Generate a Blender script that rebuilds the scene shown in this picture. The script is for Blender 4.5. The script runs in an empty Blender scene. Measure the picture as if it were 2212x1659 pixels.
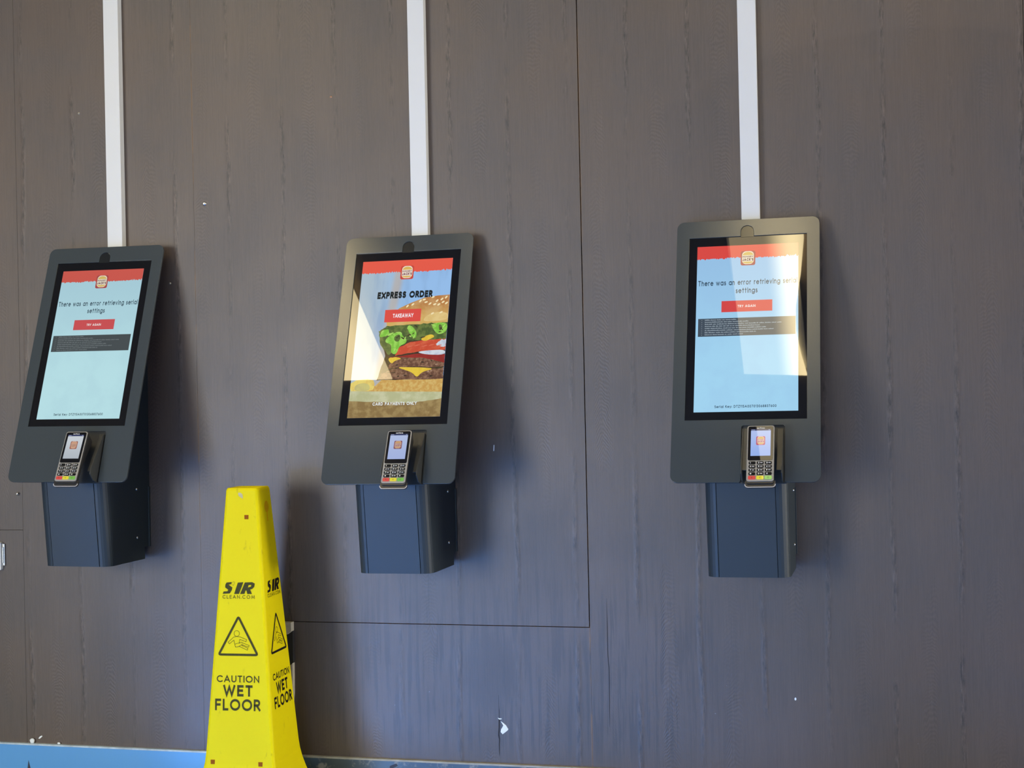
import bpy, math, random
from math import sin, cos, pi, radians, sqrt
from mathutils import Vector, Matrix
from mathutils.geometry import tessellate_polygon

S = bpy.context.scene
C = S.collection
random.seed(7)

# ------------------------------------------------------------------ camera
F_PX, CAM = 3238.7, Vector((0.0, -4.1147, 1.1869))
YAW, PIT, ROL = -0.25374, 0.00383, -0.02098
fwd = Vector((sin(YAW) * cos(PIT), cos(YAW) * cos(PIT), sin(PIT)))
rgt0 = Vector((cos(YAW), -sin(YAW), 0))
up0 = rgt0.cross(fwd)
rgt = rgt0 * cos(ROL) + up0 * sin(ROL)
upv = -rgt0 * sin(ROL) + up0 * cos(ROL)
cam_data = bpy.data.cameras.new('camera')
cam = bpy.data.objects.new('camera', cam_data)
C.objects.link(cam)
cam_data.sensor_width = 36.0
cam_data.lens = F_PX / 2212 * 36.0
cam_data.clip_start = 0.05
M = Matrix((rgt, upv, -fwd)).transposed().to_4x4()
M.translation = CAM
cam.matrix_world = M
S.camera = cam

# ------------------------------------------------------------------ world, daylight, exposure
S.view_settings.view_transform = 'Standard'
S.view_settings.look = 'None'
S.view_settings.exposure = 0.0
S.view_settings.gamma = 1.0
S.view_settings.use_curve_mapping = False
world = bpy.data.worlds.new('world')
S.world = world
world.use_nodes = True
bg = world.node_tree.nodes['Background']
bg.inputs[0].default_value = (0.45, 0.68, 1.0, 1)
bg.inputs[1].default_value = 3.0


def area_light(name, loc, sx, sy, power, col, rot, spread=180):
    l = bpy.data.lights.new(name, 'AREA')
    l.shape = 'RECTANGLE'
    l.size, l.size_y = sx, sy
    l.energy = power
    l.color = col
    l.spread = radians(spread)
    o = bpy.data.objects.new(name, l)
    C.objects.link(o)
    o.location = loc
    o.rotation_euler = rot
    return o


REAR = -8.0
UNSEEN_WINDOWS = [  # x0, x1, z0, z1, radiance, colour : unseen glazed bays, invented behind the camera to give daylight
    (-6.2, -4.0, 0.10, 2.60, 17.6, (1.0, 0.95, 0.80)),
    (-3.5, -1.9, 0.10, 2.60, 0.6, (0.5, 0.7, 1.0)),  # bay added to let more sun onto the floor
    (-1.6, 0.6, 0.10, 2.60, 2.0, (1.0, 0.95, 0.70)),
]
for x0, x1, z0, z1, L, colr in UNSEEN_WINDOWS:
    A = (x1 - x0) * (z1 - z0)
    area_light('unseen_window_daylight', ((x0 + x1) / 2, REAR + 0.06, (z0 + z1) / 2), x1 - x0, z1 - z0, L * pi * A, colr,
               (radians(90), 0, 0))

SIDE_X, SIDE_FILL = 8.0, (-1.7, -0.4, 0.05, 2.3)      # unseen glazed door, added at far right to light the cone's right face
area_light('cone_fill_light', (SIDE_X - 0.06, (SIDE_FILL[0] + SIDE_FILL[1]) / 2, (SIDE_FILL[2] + SIDE_FILL[3]) / 2), SIDE_FILL[3] - SIDE_FILL[2], SIDE_FILL[1] - SIDE_FILL[0],
           54.0 * pi * (SIDE_FILL[1] - SIDE_FILL[0]) * (SIDE_FILL[3] - SIDE_FILL[2]), (1.0, 0.93, 0.78), (0, radians(90), 0))

# the blue-tinted sun comes in through the unseen left bay and lies on the floor in front of the kiosks
sun = bpy.data.lights.new('sun', 'SUN')
sun.energy = 33.0
sun.angle = radians(0.53)
sun.color = (0.08, 0.34, 1.0)   # tinted blue so its floor glint turns the lower wall bluish
sun_o = bpy.data.objects.new('sun', sun)
C.objects.link(sun_o)
sun_o.location = (-8, -14, 5)
sun_o.rotation_euler = Vector((0.50, 1.0, -0.335)).to_track_quat('-Z', 'Y').to_euler()

# ------------------------------------------------------------------ helpers


def lin(c):
    out = []
    for v in c[:3]:
        v = v / 255.0
        out.append(v / 12.92 if v <= 0.04045 else ((v + 0.055) / 1.055) ** 2.4)
    return (out[0], out[1], out[2], 1.0)


class MB:
    """collects shapes; build() links them as ONE mesh object"""

    def __init__(self):
        self.v, self.f, self.mi, self.sm = [], [], [], []

    def add(self, vs, fs, mi=0, smooth=False):
        o = len(self.v)
        self.v += [tuple(v) for v in vs]
        for f in fs:
            self.f.append(tuple(i + o for i in f))
            self.mi.append(mi)
            self.sm.append(smooth)
        return self

    def box(self, x0, x1, y0, y1, z0, z1, mi=0, fn=None):
        vs = [(x, y, z) for x in (x0, x1) for y in (y0, y1) for z in (z0, z1)]
        if fn:
            vs = [fn(*v) for v in vs]
        return self.add(vs, [(0, 1, 3, 2), (4, 6, 7, 5), (0, 4, 5, 1), (2, 3, 7, 6), (0, 2, 6, 4), (1, 5, 7, 3)], mi)

    def loft(self, rings, mi=0, cap0=True, cap1=True, smooth=False):
        n = len(rings[0])
        vs = [p for r in rings for p in r]
        fs = []
        for k in range(len(rings) - 1):
            for i in range(n):
                j = (i + 1) % n
                fs.append((k * n + i, k * n + j, (k + 1) * n + j, (k + 1) * n + i))
        self.add(vs, fs, mi, smooth)
        if cap0:
            self.add(rings[0], [tuple(range(n))[::-1]], mi)
        if cap1:
            self.add(rings[-1], [tuple(range(n))], mi)
        return self

    def poly(self, pts2, fn, mi=0, holes=()):
        """flat filled polygon (may be concave, may have holes)"""
        loops = [list(pts2)] + [list(h) for h in holes]
        flat = [p for l in loops for p in l]
        tris = tessellate_polygon([[Vector((p[0], p[1], 0)) for p in l] for l in loops])
        fs = []
        for t in tris:
            a, b, c = (flat[i] for i in t)
            ar = (b[0] - a[0]) * (c[1] - a[1]) - (b[1] - a[1]) * (c[0] - a[0])
            if abs(ar) > 1e-14:
                fs.append(t if ar > 0 else (t[0], t[2], t[1]))
        return self.add([fn(*p) for p in flat], fs, mi)

    def plate(self, pts2, fn, n0, n1, mi=0, holes=()):
        """solid plate of a 2D outline; fn(u, v, n); the front is at n1"""
        loops = [list(pts2)] + [list(h) for h in holes]
        flat = [p for l in loops for p in l]
        tris = tessellate_polygon([[Vector((p[0], p[1], 0)) for p in l] for l in loops])
        N = len(flat)
        vs = [fn(p[0], p[1], n1) for p in flat] + [fn(p[0], p[1], n0) for p in flat]
        fs = []
        for t in tris:
            a, b, c = (flat[i] for i in t)
            ar = (b[0] - a[0]) * (c[1] - a[1]) - (b[1] - a[1]) * (c[0] - a[0])
            if abs(ar) < 1e-14:
                continue
            t = t if ar > 0 else (t[0], t[2], t[1])
            fs.append(tuple(t))
            fs.append((t[0] + N, t[2] + N, t[1] + N))
        o = 0
        for li, l in enumerate(loops):
            area = sum(l[i][0] * l[(i + 1) % len(l)][1] - l[(i + 1) % len(l)][0] * l[i][1] for i in range(len(l)))
            ccw = (area > 0) == (li == 0)
            for i in range(len(l)):
                a, b = o + i, o + (i + 1) % len(l)
                if not ccw:
                    a, b = b, a
                fs.append((b, a, a + N, b + N))
            o += len(l)
        return self.add(vs, fs, mi)

    def stroke(self, pts, w, fn, mi=0, closed=False, cap=0.0):
        """flat band of width w along a 2D polyline"""
        P = []
        for p in pts:
            p = Vector((p[0], p[1]))
            if not P or (p - P[-1]).length > 1e-3 * w:
                P.append(p)
        if closed and (P[0] - P[-1]).length <= 1e-3 * w:
            P.pop()
        if cap and not closed and len(P) > 1:
            P[0] = P[0] + (P[0] - P[1]).normalized() * cap
            P[-1] = P[-1] + (P[-1] - P[-2]).normalized() * cap
        n = len(P)
        L, R = [], []
        for i in range(n):
            d0 = (P[i] - P[i - 1]) if (i > 0 or closed) else (P[1] - P[0])
            d1 = (P[(i + 1) % n] - P[i]) if (i < n - 1 or closed) else (P[-1] - P[-2])
            d0 = d0.normalized()
            d1 = d1.normalized()
            n0, n1 = Vector((-d0.y, d0.x)), Vector((-d1.y, d1.x))
            m = n0 + n1
            if m.length < 1e-6:
                m = n0.copy()
            m.normalize()
            k = max(0.45, m.dot(n0))
            off = m * (w / 2 / k)
            L.append(P[i] + off)
            R.append(P[i] - off)
        vs = [fn(p.x, p.y) for p in R] + [fn(p.x, p.y) for p in L]
        fs = [(i, (i + 1) % n, n + (i + 1) % n, n + i) for i in range(n if closed else n - 1)]
        return self.add(vs, fs, mi)

    def build(self, name, mats, parent=None, bevel=0, seg=2, angle=35):
        me = bpy.data.meshes.new(name)
        me.from_pydata(self.v, [], self.f)
        for m in (mats if isinstance(mats, (list, tuple)) else [mats]):
            me.materials.append(m)
        for p, mi, sm in zip(me.polygons, self.mi, self.sm):
            p.material_index = mi
            p.use_smooth = sm
        me.validate()
        me.update()
        o = bpy.data.objects.new(name, me)
        C.objects.link(o)
        if parent is not None:
            o.parent = parent
        if bevel:
            b = o.modifiers.new('bevel', 'BEVEL')
            b.width, b.segments, b.limit_method, b.angle_limit = bevel, seg, 'ANGLE', radians(angle)
            b.harden_normals = False
        return o


def tag(o, label, cat, group=None):
    o['label'], o['category'] = label, cat
    if group:
        o['group'] = group
    return o


def empty(name, loc, label, cat, group=None):
    o = bpy.data.objects.new(name, None)
    o.empty_display_size = 0.05
    C.objects.link(o)
    o.location = loc
    return tag(o, label, cat, group)


def struct(o):
    o['kind'] = 'structure'
    return o


def rrect(x0, x1, y0, y1, r, n=6, corners=(1, 1, 1, 1)):
    """rounded rectangle, ccw; corners: bl, br, tr, tl"""
    pts = []
    for (cx, cy, a0, on) in ((x0 + r, y0 + r, pi, corners[0]), (x1 - r, y0 + r, 1.5 * pi, corners[1]),
                             (x1 - r, y1 - r, 0, corners[2]), (x0 + r, y1 - r, pi / 2, corners[3])):
        if on:
            for i in range(n + 1):
                a = a0 + pi / 2 * i / n
                pts.append((cx + r * cos(a), cy + r * sin(a)))
        else:
            a = a0 + pi / 4
            pts.append((cx + r * (1 if cos(a) > 0 else -1), cy + r * (1 if sin(a) > 0 else -1)))
    return pts


def ellipse(cx, cy, rx, ry, n=20, rot=0):
    return [(cx + rx * cos(2 * pi * i / n) * cos(rot) - ry * sin(2 * pi * i / n) * sin(rot),
             cy + rx * cos(2 * pi * i / n) * sin(rot) + ry * sin(2 * pi * i / n) * cos(rot)) for i in range(n)]


# ------------------------------------------------------------------ lettering (drawn strokes)
def arc(cx, cy, rx, ry, a0, a1, n=14):
    return [(cx + rx * cos(radians(a0 + (a1 - a0) * i / n)), cy + ry * sin(radians(a0 + (a1 - a0) * i / n)))
            for i in range(n + 1)]


XH = 0.68
r_ = XH / 2
GL = {
    'A': (.86, [[(0, 0), (.43, 1), (.86, 0)], [(.15, .3), (.71, .3)]]),
    'B': (.6, [[(0, 0), (0, 1), (.3, 1)] + arc(.3, .76, .24, .24, 90, -90) + [(0, .52)], [(.3, .52)] + arc(.3, .26, .28, .26, 90, -90) + [(0, 0)]]),
    'C': (.86, [arc(.5, .5, .5, .5, 48, 312, 22)]),
    'D': (.78, [[(0, 0), (0, 1), (.28, 1)] + arc(.28, .5, .5, .5, 90, -90, 18) + [(0, 0)]]),
    'E': (.52, [[(.52, 1), (0, 1), (0, 0), (.52, 0)], [(0, .52), (.46, .52)]]),
    'F': (.5, [[(.5, 1), (0, 1), (0, 0)], [(0, .5), (.44, .5)]]),
    'G': (.95, [arc(.5, .5, .5, .5, 50, 352, 22) + [(.56, .46)]]),
    'H': (.7, [[(0, 0), (0, 1)], [(.7, 0), (.7, 1)], [(0, .52), (.7, .52)]]),
    'I': (.0, [[(0, 0), (0, 1)]]),
    'J': (.42, [[(.42, 1), (.42, .24)] + arc(.21, .22, .21, .22, 0, -165)]),
    'K': (.62, [[(0, 0), (0, 1)], [(.58, 1), (.02, .46)], [(.2, .6), (.62, 0)]]),
    'L': (.46, [[(0, 1), (0, 0), (.46, 0)]]),
    'M': (.98, [[(0, 0), (.12, 1), (.49, .14), (.86, 1), (.98, 0)]]),
    'N': (.74, [[(0, 0), (0, 1), (.74, 0), (.74, 1)]]),
    'O': (1.0, [arc(.5, .5, .5, .5, 0, 360, 30)]),
    'P': (.54, [[(0, 0), (0, 1), (.28, 1)] + arc(.28, .73, .26, .27, 90, -90) + [(0, .46)]]),
    'R': (.58, [[(0, 0), (0, 1), (.28, 1)] + arc(.28, .74, .26, .26, 90, -90) + [(0, .48)], [(.24, .48), (.58, 0)]]),
    'S': (.54, [arc(.27, .76, .25, .24, 35, 270, 14) + arc(.27, .26, .27, .26, 90, -145, 14)]),
    'T': (.6, [[(0, 1), (.6, 1)], [(.3, 1), (.3, 0)]]),
    'U': (.68, [[(0, 1), (0, .34)] + arc(.34, .34, .34, .34, 180, 360, 16) + [(.68, 1)]]),
    'V': (.8, [[(0, 1), (.4, 0), (.8, 1)]]),
    'W': (1.2, [[(0, 1), (.3, 0), (.6, .92), (.9, 0), (1.2, 1)]]),
    'X': (.7, [[(0, 0), (.7, 1)], [(0, 1), (.7, 0)]]),
    'Y': (.7, [[(0, 1), (.35, .46), (.7, 1)], [(.35, .46), (.35, 0)]]),
    'Z': (.62, [[(0, 1), (.62, 1), (0, 0), (.62, 0)]]),
    '0': (.6, [arc(.3, .5, .3, .5, 0, 360, 24)]), '1': (.2, [[(0, .86), (.2, 1), (.2, 0)]]),
    '3': (.52, [arc(.26, .76, .24, .24, 150, -90) + arc(.26, .26, .27, .26, 90, -150)]),
    '2': (.52, [arc(.26, .72, .26, .28, 170, -35) + [(0, 0), (.54, 0)]]),
    '4': (.6, [[(.44, 0), (.44, 1), (0, .3), (.6, .3)]]),
    '5': (.52, [[(.48, 1), (.1, 1), (.06, .58)] + arc(.24, .3, .28, .3, 110, -145)]),
    '6': (.56, [[(.4, 1), (.08, .48)], arc(.28, .3, .28, .3, 0, 360, 20)]),
    '7': (.54, [[(0, 1), (.54, 1), (.18, 0)]]),
    '8': (.54, [arc(.27, .76, .22, .24, 0, 360, 18), arc(.27, .26, .27, .26, 0, 360, 18)]),
    '9': (.56, [arc(.28, .7, .28, .3, 0, 360, 20), [(.16, 0), (.48, .52)]]),
    'a': (.66, [arc(r_, r_, r_, r_, 0, 360, 20), [(2 * r_, XH), (2 * r_, 0)]]),
    'e': (.66, [[(.02, r_ + .03), (.66, r_ + .03)] + arc(r_, r_, r_, r_, 5, 315, 20)]),
    'f': (.36, [[(.14, 0), (.14, .8)] + arc(.32, .8, .18, .2, 180, 85), [(0, XH), (.34, XH)]]),
    'g': (.66, [arc(r_, r_, r_, r_, 0, 360, 20), [(2 * r_, XH), (2 * r_, -.05)] + arc(r_, -.05, r_, .26, 0, -160)]),
    'h': (.5, [[(0, 0), (0, 1)], [(0, .4)] + arc(.25, .42, .25, .26, 180, 0) + [(.5, 0)]]),
    'i': (.0, [[(0, 0), (0, XH)], [(0, .88), (0, 1)]]),
    'l': (.0, [[(0, 0), (0, 1)]]),
    'n': (.5, [[(0, 0), (0, XH)], [(0, .4)] + arc(.25, .42, .25, .26, 180, 0) + [(.5, 0)]]),
    'o': (.68, [arc(r_, r_, r_, r_, 0, 360, 20)]),
    'r': (.28, [[(0, 0), (0, XH)], [(0, .42)] + arc(.24, .44, .24, .24, 180, 80)]),
    's': (.38, [arc(.19, .51, .17, .17, 40, 270, 10) + arc(.19, .18, .19, .18, 90, -150, 10)]),
    't': (.34, [[(.17, 0), (.17, .95)], [(0, XH), (.34, XH)]]),
    'v': (.52, [[(0, XH), (.26, 0), (.52, XH)]]),
    'w': (.9, [[(0, XH), (.22, 0), (.45, XH), (.68, 0), (.9, XH)]]),
    'y': (.54, [[(0, XH), (.27, .04)], [(.54, XH), (.16, -.3)]]),
    '.': (.0, [[(0, 0), (0, .1)]]), ':': (.0, [[(0, .05), (0, .16)], [(0, .52), (0, .63)]]),
    "'": (.0, [[(0, .78), (0, 1)]]), ' ': (.24, []),
}


def text(mb, s, x0, x1, y0, h, w, fn, mi=0, slant=0.0, gap=0.2):
    """letters of cap height h whose ink fills x0..x1; w = stroke width as a share of h"""
    adv, gl = 0.0, []
    for ch in s:
        gw, st = GL[ch]
        gl.append((adv, st))
        adv += gw + w + gap
    tot = adv - gap
    kx = (x1 - x0) / tot
    for a, st in gl:
        for line in st:
            pts = []
            for (px, py) in line:
                y = w / 2 + py * (1 - w)
                x = a + w / 2 + px + slant * y
                pts.append((x, y))
            closed = len(pts) > 4 and abs(pts[0][0] - pts[-1][0]) < 1e-6 and abs(pts[0][1] - pts[-1][1]) < 1e-6
            if closed:
                pts = pts[:-1]
            mb.stroke(pts, w, lambda px, py: fn(x0 + px * kx, y0 + py * h), mi, closed, w * .48)


# ------------------------------------------------------------------ materials
def new_mat(name):
    m = bpy.data.materials.new(name)
    m.use_nodes = True
    nt = m.node_tree
    return m, nt, nt.nodes['Principled BSDF']


def nd(nt, t, **kw):
    n = nt.nodes.new(t)
    for k, v in kw.items():
        if k.startswith('i_'):
            n.inputs[int(k[2:])].default_value = v
        else:
            setattr(n, k, v)
    return n


def math_(nt, op, a, b=None, c=None, clamp=False):
    n = nt.nodes.new('ShaderNodeMath')
    n.operation = op
    n.use_clamp = clamp
    for i, s in enumerate((a, b, c)):
        if s is None:
            continue
        if isinstance(s, (int, float)):
            n.inputs[i].default_value = s
        else:
            nt.links.new(s, n.inputs[i])
    return n.outputs[0]


def mixc(nt, f, a, b, mode='MIX'):
    n = nt.nodes.new('ShaderNodeMix')
    n.data_type = 'RGBA'
    n.blend_type = mode
    n.clamp_factor = True
    for idx, s in ((0, f), (6, a), (7, b)):
        if isinstance(s, (int, float)):
            n.inputs[idx].default_value = s
        elif isinstance(s, tuple):
            n.inputs[idx].default_value = s
        else:
            nt.links.new(s, n.inputs[idx])
    return n.outputs[2]


def noise(nt, coord, scale, detail=3, rough=0.5, sc=(1, 1, 1)):
    mp = nt.nodes.new('ShaderNodeMapping')
    mp.inputs[3].default_value = sc
    nt.links.new(coord, mp.inputs[0])
    n = nt.nodes.new('ShaderNodeTexNoise')
    n.inputs['Scale'].default_value = scale
    n.inputs['Detail'].default_value = detail
    n.inputs['Roughness'].default_value = rough
    nt.links.new(mp.outputs[0], n.inputs['Vector'])
    return n.outputs[0]


def ss(nt, x, a, b):
    n = nt.nodes.new('ShaderNodeMapRange')
    n.interpolation_type = 'SMOOTHSTEP'
    nt.links.new(x, n.inputs[0])
    n.inputs[1].default_value, n.inputs[2].default_value = a, b
    return n.outputs[0]


def mat(name, col, rough=0.5, metal=0.0, var=0.06, vscale=60, bump=0.0, bscale=900, spec=0.5, sc=(1, 1, 1), rvar=0.0):
    m, nt, b = new_mat(name)
    co = nt.nodes.new('ShaderNodeTexCoord').outputs['Object']
    f = noise(nt, co, vscale, 4, 0.6, sc)
    c0 = tuple(min(1, c * (1 - var)) for c in col[:3]) + (1,)
    c1 = tuple(min(1, c * (1 + var)) for c in col[:3]) + (1,)
    nt.links.new(mixc(nt, f, c0, c1), b.inputs['Base Color'])
    b.inputs['Roughness'].default_value = rough
    if rvar:
        nt.links.new(math_(nt, 'MULTIPLY_ADD', f, rvar, rough - rvar / 2), b.inputs['Roughness'])
    b.inputs['Metallic'].default_value = metal
    b.inputs['Specular IOR Level'].default_value = spec
    if bump:
        bp = nt.nodes.new('ShaderNodeBump')
        bp.inputs['Strength'].default_value = bump
        bp.inputs['Distance'].default_value = 0.001
        nt.links.new(noise(nt, co, bscale, 2), bp.inputs['Height'])
        nt.links.new(bp.outputs[0], b.inputs['Normal'])
    return m


SCREEN_ROUGH = 0.015


def lit(name, col, strength=1.0, col2=None, axis=2, a0=0.0, a1=1.0, var=0.0, vscale=80, vcol=None, sc=(1, 1, 1), vth=(0.4, 0.65)):
    """a patch of a lit display: emits its colour behind a glossy cover glass"""
    m, nt, b = new_mat(name)
    b.inputs['Base Color'].default_value = (0.004, 0.004, 0.005, 1)
    b.inputs['Roughness'].default_value = SCREEN_ROUGH
    co = nt.nodes.new('ShaderNodeTexCoord').outputs['Object']
    cur = lin(col)
    if col2 is not None:
        sx = nt.nodes.new('ShaderNodeSeparateXYZ')
        nt.links.new(co, sx.inputs[0])
        cur = mixc(nt, ss(nt, sx.outputs[axis], a0, a1), lin(col), lin(col2))
    if vcol is not None:
        f = noise(nt, co, vscale, 5, 0.6, sc)
        cur = mixc(nt, math_(nt, 'MULTIPLY', ss(nt, f, *vth), var), cur, lin(vcol))
    if isinstance(cur, tuple):
        b.inputs['Emission Color'].default_value = cur
    else:
        nt.links.new(cur, b.inputs['Emission Color'])
    b.inputs['Emission Strength'].default_value = strength
    return m


def wall_material():
    m, nt, b = new_mat('dark_wood_laminate')
    co = nt.nodes.new('ShaderNodeTexCoord').outputs['Object']
    sx = nt.nodes.new('ShaderNodeSeparateXYZ')
    nt.links.new(co, sx.inputs[0])
    X, Z = sx.outputs[0], sx.outputs[2]
    # fine vertical grain
    g1 = noise(nt, co, 1, 6, 0.62, (230, 1, 7))
    g2 = noise(nt, co, 1, 5, 0.7, (520, 1, 40))
    broad = noise(nt, co, 1, 4, 0.55, (9, 1, 1.6))
    blot = noise(nt, co, 3.2, 5, 0.6)
    # boards: one band of cathedral figure and one knotty strand line every 17 cm
    P = 0.1725
    wob = noise(nt, co, 1, 3, 0.5, (2, 1, 2.2))
    xw = math_(nt, 'ADD', X, math_(nt, 'MULTIPLY_ADD', wob, 0.03, -0.015))
    ph = math_(nt, 'FRACT', math_(nt, 'DIVIDE', math_(nt, 'ADD', xw, 2.1 + P * 40 + P / 2), P))
    dx = math_(nt, 'MULTIPLY', math_(nt, 'ABSOLUTE', math_(nt, 'SUBTRACT', ph, 0.5)), P)   # distance to the strand line
    strand = math_(nt, 'MULTIPLY', math_(nt, 'SUBTRACT', 1.0, ss(nt, dx, 0.002, 0.011)), ss(nt, noise(nt, co, 1, 3, 0.5, (3, 1, 3.1)), 0.36, 0.56))
    sn = noise(nt, co, 1, 4, 0.7, (150, 1, 26))
    cdx = math_(nt, 'SUBTRACT', P / 2, dx)                                                    # distance to the cathedral line
    cw = noise(nt, co, 1, 3, 0.5, (22, 1, 5))
    cph = math_(nt, 'ADD', math_(nt, 'MULTIPLY', Z, 520.0),
                math_(nt, 'ADD', math_(nt, 'MULTIPLY', math_(nt, 'POWER', math_(nt, 'DIVIDE', cdx, 0.022), 2.0), 9.0), math_(nt, 'MULTIPLY', cw, 60.0)))
    cath = math_(nt, 'SINE', cph)
    cmask = math_(nt, 'MULTIPLY', math_(nt, 'SUBTRACT', 1.0, ss(nt, cdx, 0.012, 0.032)), ss(nt, noise(nt, co, 1, 2, 0.5, (4, 1, 2.0)), 0.44, 0.58))
    cathm = math_(nt, 'MULTIPLY', cath, cmask)
    val = math_(nt, 'MULTIPLY_ADD', g1, 0.50, 0.75)
    val = math_(nt, 'MULTIPLY', val, math_(nt, 'MULTIPLY_ADD', g2, 0.40, 0.80))
    val = math_(nt, 'MULTIPLY', val, math_(nt, 'MULTIPLY_ADD', broad, 0.34, 0.83))
    val = math_(nt, 'MULTIPLY', val, math_(nt, 'MULTIPLY_ADD', cathm, 0.09, 1.0))
    val = math_(nt, 'MULTIPLY', val, math_(nt, 'ADD', 1.0, math_(nt, 'MULTIPLY', strand, math_(nt, 'MULTIPLY_ADD', sn, 3.6, -1.90))))
    base = mixc(nt, ss(nt, blot, 0.35, 0.68), (0.090, 0.063, 0.046, 1), (0.078, 0.060, 0.050, 1))
    # water runs and splash stains near the foot of the wall
    dr = noise(nt, co, 1, 5, 0.65, (78, 1, 3.0))
    dz = math_(nt, 'MULTIPLY', ss(nt, Z, 0.10, 0.22), math_(nt, 'SUBTRACT', 1.0, ss(nt, math_(nt, 'ADD', Z, math_(nt, 'MULTIPLY', broad, 0.35)), 0.62, 0.98)))
    dxm = math_(nt, 'MULTIPLY', ss(nt, X, -1.75, -1.45), math_(nt, 'SUBTRACT', 1.0, ss(nt, X, -0.70, -0.35)))
    drip = math_(nt, 'MULTIPLY', math_(nt, 'MULTIPLY', ss(nt, dr, 0.49, 0.58), dz), dxm)

    def blob(cx, cz, rx, rz, e=0.25, n=0.25):
        ax = math_(nt, 'POWER', math_(nt, 'DIVIDE', math_(nt, 'SUBTRACT', X, cx), rx), 2.0)
        az = math_(nt, 'POWER', math_(nt, 'DIVIDE', math_(nt, 'SUBTRACT', Z, cz), rz), 2.0)
        rr = math_(nt, 'ADD', math_(nt, 'ADD', ax, az), math_(nt, 'MULTIPLY_ADD', dr, 2 * n, -n))
        return math_(nt, 'SUBTRACT', 1.0, ss(nt, rr, 1.0 - e, 1.0 + e))
    stain = math_(nt, 'MAXIMUM', math_(nt, 'MULTIPLY', blob(-1.150, 0.385, 0.075, 0.100, 0.45, 3.2), 0.7), math_(nt, 'MULTIPLY', drip, 1.0))
    val = math_(nt, 'MULTIPLY', val, math_(nt, 'MULTIPLY_ADD', stain, -0.33, 1.0))
    # a wiped, paler swipe below the middle kiosk's right side and a soft edge of light painted in above an arc high on the right
    sw = math_(nt, 'MULTIPLY', blob(-0.985, 0.99, 0.085, 0.15, 0.5, 0.5), 0.10)
    arcd = math_(nt, 'SUBTRACT', Z, math_(nt, 'MULTIPLY_ADD', math_(nt, 'POWER', math_(nt, 'SUBTRACT', X, 0.02), 2.0), -0.42, 2.125))
    ar = math_(nt, 'MULTIPLY', math_(nt, 'MULTIPLY', ss(nt, arcd, -0.012, 0.012), ss(nt, X, -0.75, -0.35)), 0.09)
    val = math_(nt, 'MULTIPLY', val, math_(nt, 'ADD', 1.0, math_(nt, 'ADD', sw, ar)))
    # long thin cracks in the laminate near the foot
    vn = nt.nodes.new('ShaderNodeCombineXYZ')
    for i in range(3):
        nt.links.new(val, vn.inputs[i])
    col = mixc(nt, 1.0, base, vn.outputs[0], 'MULTIPLY')
    # tiny pale specks of chipped paint low on the wall
    sp = noise(nt, co, 95, 1, 0.5)
    spm = math_(nt, 'MULTIPLY', ss(nt, sp, 0.80, 0.83), math_(nt, 'SUBTRACT', 1.0, ss(nt, Z, 0.15, 0.5)))
    col = mixc(nt, spm, col, (0.4, 0.42, 0.45, 1))
    # rusty bare edges along the two panel joints
    for jx, z0_, amt in ((-0.8572, 0.0, .8), (-2.0415, 0.5, .6)):
        dj = math_(nt, 'ABSOLUTE', math_(nt, 'SUBTRACT', X, jx))
        rm = math_(nt, 'MULTIPLY', math_(nt, 'SUBTRACT', 1.0, ss(nt, dj, 0.0012, 0.0030)), ss(nt, noise(nt, co, 1, 4, .6, (3, 1, 5)), .42, .60))
        rm = math_(nt, 'MULTIPLY', math_(nt, 'MULTIPLY', rm, ss(nt, Z, z0_, z0_ + .25)), amt)
        col = mixc(nt, rm, col, (0.21, 0.115, 0.05, 1))
    nt.links.new(col, b.inputs['Base Color'])
    nt.links.new(math_(nt, 'MULTIPLY_ADD', blot, 0.16, 0.37), b.inputs['Roughness'])
    b.inputs['Specular IOR Level'].default_value = 0.5
    bp = nt.nodes.new('ShaderNodeBump')
    bp.inputs['Strength'].default_value = 0.5
    bp.inputs['Distance'].default_value = 0.0012
    h = math_(nt, 'ADD', math_(nt, 'MULTIPLY', strand, sn), math_(nt, 'MULTIPLY_ADD', cathm, 0.12, math_(nt, 'MULTIPLY', g2, 0.3)))
    nt.links.new(h, bp.inputs['Height'])
    nt.links.new(bp.outputs[0], b.inputs['Normal'])
    return m


M_wall = wall_material()
M_core = mat('board_core', (0.16, 0.075, 0.03), 0.8, var=0.3, vscale=20)
M_floor = mat('blue_bounce_floor', (0.15, 0.23, 0.33), 0.5, var=0.08, vscale=3, spec=0.5)  # unseen floor, coloured blue so its bounce tints the lower wall
M_ceil = mat('warm_white_ceiling', (0.30, 0.25, 0.20), 0.8)
M_room = mat('plain_room_paint', (0.10, 0.09, 0.085), 0.8)
M_mull = mat('dark_unseen_frame', (0.03, 0.03, 0.035), 0.4)
M_grey = mat('charcoal_powder_coat', (0.044, 0.054, 0.058), 0.17, var=0.05, vscale=300, bump=0.07, bscale=1600)
M_col = mat('blue_black_powder_coat', (0.022, 0.032, 0.040), 0.5, var=0.05, vscale=300, bump=0.08, bscale=1600, spec=0.36)
M_black = mat('black_cover_glass', (0.004, 0.004, 0.005), SCREEN_ROUGH, var=0.1)
M_dome = mat('smoked_sensor_window', (0.012, 0.014, 0.014), 0.18)
M_tray = mat('black_steel_cradle', (0.045, 0.046, 0.042), 0.38, var=0.1, vscale=90)
M_steel = mat('bright_steel', (0.75, 0.74, 0.70), 0.25, metal=1.0, var=0.08, vscale=200)
M_white = mat('white_pvc', (0.60, 0.60, 0.575), 0.38, var=0.03, vscale=9)
M_tbody = mat('dark_terminal_plastic', (0.022, 0.021, 0.020), 0.38)
M_tface = mat('grey_terminal_plastic', (0.30, 0.28, 0.245), 0.5)
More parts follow.
